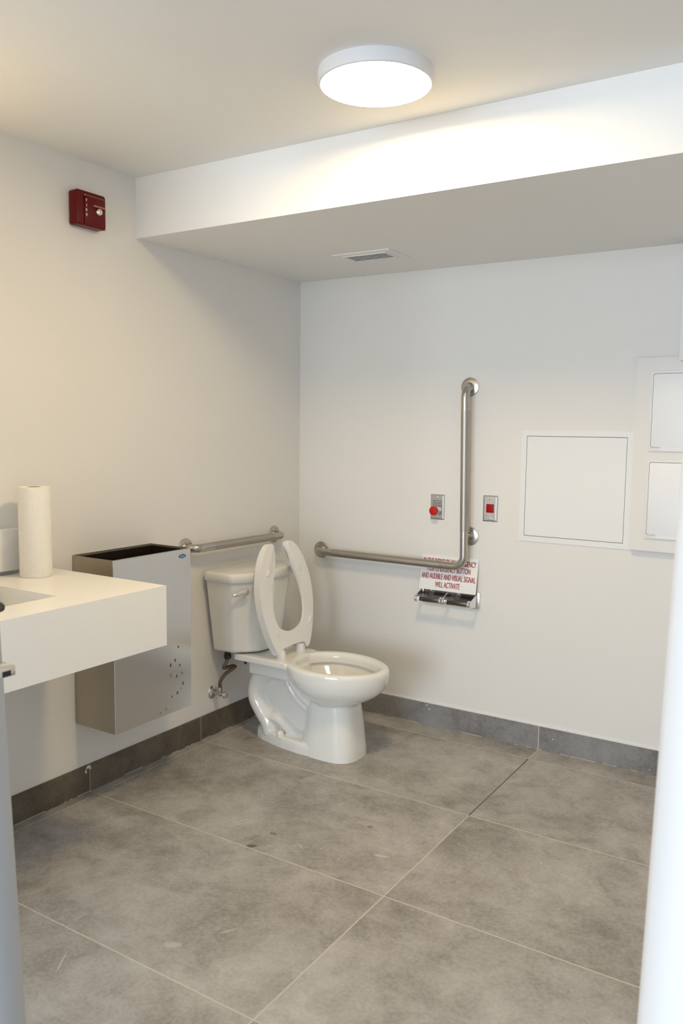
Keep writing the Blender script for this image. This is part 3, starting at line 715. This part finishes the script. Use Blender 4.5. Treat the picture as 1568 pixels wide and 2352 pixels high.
# seat, raised
tilt = 0.165; sd = Vector((-math.sin(tilt), 0, math.cos(tilt))); sn = Vector((math.cos(tilt), 0, math.sin(tilt)))
SO = Vector((0.335, YC+0.011, 0.392))
outer = [(.000, .092), (.001, .099), (.006, .109), (.02, .120), (.05, .137), (.1, .157), (.165, .175), (.22, .182), (.28, .181), (.34, .168), (.39, .148), (.43, .122), (.455, .096), (.466, .078), (.469, .066), (.464, .055), (.452, .048)]
inner = [(.42, .050), (.36, .064), (.32, .082), (.28, .097), (.24, .106), (.2, .109), (.16, .105), (.13, .093), (.11, .076), (.098, .05), (.091, .024), (.089, 0)]
def dense(pts):
    q = catmull([(a, b, 0) for a, b in pts], 4); return [(v.x, v.y) for v in q]
notch = [(.030, 0), (.030, .056), (.027, .062), (.004, .062)]
half = [(.004, .084)] + dense(outer) + dense(inner)[0:]
# build both arms as one polygon strip symmetrical about the centre line
left = [(s, -w_) for s, w_ in half] ; right = [(s, w_) for s, w_ in half]
poly = [(.030, 0), (.030, -.078)] + left[:-1] + [(.089, 0)] + right[:-1][::-1] + [(.030, .078)]
bm = bmesh.new()
inner_set = {(round(s_i, 5), round(abs(w_i), 5)) for s_i, w_i in dense(inner)+notch+[(.030, .078), (.004, .084), (.089, 0)]}
def seat_depth(u, v): return 0.012 if (round(v, 5), round(abs(u), 5)) in inner_set else 0.032
bm_prism(bm, [(b, a) for a, b in poly], lambda u, v, w: SO + sd*v + Vector((0, u, 0)) - sn*w*seat_depth(u, v), 1.0, 0.0035, 3)
seat = finish('seat', bm, M_seat, tl, True, ang=40)
for (w_, s, rot) in ((-.112, .352, .75), (.106, .345, -.9), (-.108, .095, -1.0), (.137, .112, .85)):
    bm = bmesh.new(); pl = [(0.0185*math.cos(a)*1.0, 0.0052*math.sin(a)) for a in [2*PI*k/20 for k in range(20)]]
    cr, sr = math.cos(rot), math.sin(rot)
    pl = [(x*cr-y*sr+w_, x*sr+y*cr+s) for x, y in pl]
    bm_prism(bm, pl, lambda u, v, w: SO + sd*v + Vector((0, u, 0)) + sn*w, 0.005, 0.001, 2)
    finish('seat_bumper', bm, M_seat, seat)
for s in (-1, 1):
    bm = bmesh.new()
    pl = [(-.014, .0), (.017, .0), (.016, .022), (.010, .034), (-.002, .038), (-.013, .032)]
    bm_prism(bm, pl, lambda u, v, w, s=s: Vector((0.322+u, YC+s*0.070-0.012+w, 0.3755+v)), 0.024, 0.002, 2)
    finish('hinge_post', bm, M_seat, tl)
lathe('bolt_nut', [(0.0, 0), (0.006, 0), (0.006, 0.014)], (0.165, YC-0.112, 0.337), (0, 0, 1), M_black, tl, 8)

# ------------------------------------------------------------------ supply valve
sv = empty('supply_valve', (0.0, -0.645, 0.19), 'chrome shut-off valve with braided hose on the wall under the tank', 'valve')
lathe('escutcheon', [(0.029, 0.0), (0.029, 0.002), (0.026, 0.005), (0.014, 0.008), (0.011, 0.009), (0.0, 0.009)], (0, -0.645, 0.19), (1, 0, 0), M_chrome, sv, 32)
bm = bmesh.new(); bm_lathe(bm, [(0.0085, 0.0), (0.0085, 0.028), (0.0105, 0.03), (0.0105, 0.048), (0.008, 0.05), (0.0, 0.05)], (0.006, -0.645, 0.19), (1, 0, 0), 24)
bm_lathe(bm, [(0.0075, 0.0), (0.0075, 0.018), (0.010, 0.0185), (0.010, 0.030), (0.006, 0.031), (0.0, 0.031)], (0.045, -0.645, 0.19), (0, 0, 1), 6)
finish('valve_body', bm, M_brushed, sv)
lathe('valve_knob', [(0.004, 0.0), (0.004, 0.010), (0.0135, 0.012), (0.0145, 0.018), (0.0135, 0.024), (0.0, 0.025)], (0.055, -0.645, 0.19), (1, 0, 0), M_chrome, sv, 12)
hp = catmull([(.045, -.645, .218), (.047, -.645, .245), (.058, -.625, .275), (.078, -.600, .296), (.085, -.592, .305), (.083, -.610, .311), (.076, -.645, .311), (.077, -.658, .316), (.083, -.650, .335), (.086, -.645, .352)], 6)
tube('supply_hose', hp, 0.0075, M_hose, sv, 14)
lathe('coupling_nut', [(0.008, 0.0), (0.015, 0.002), (0.0165, 0.006), (0.0165, 0.020), (0.013, 0.021), (0.013, 0.032)], (.086, -.643, .351), (0, 0, 1), M_black, sv, 10)
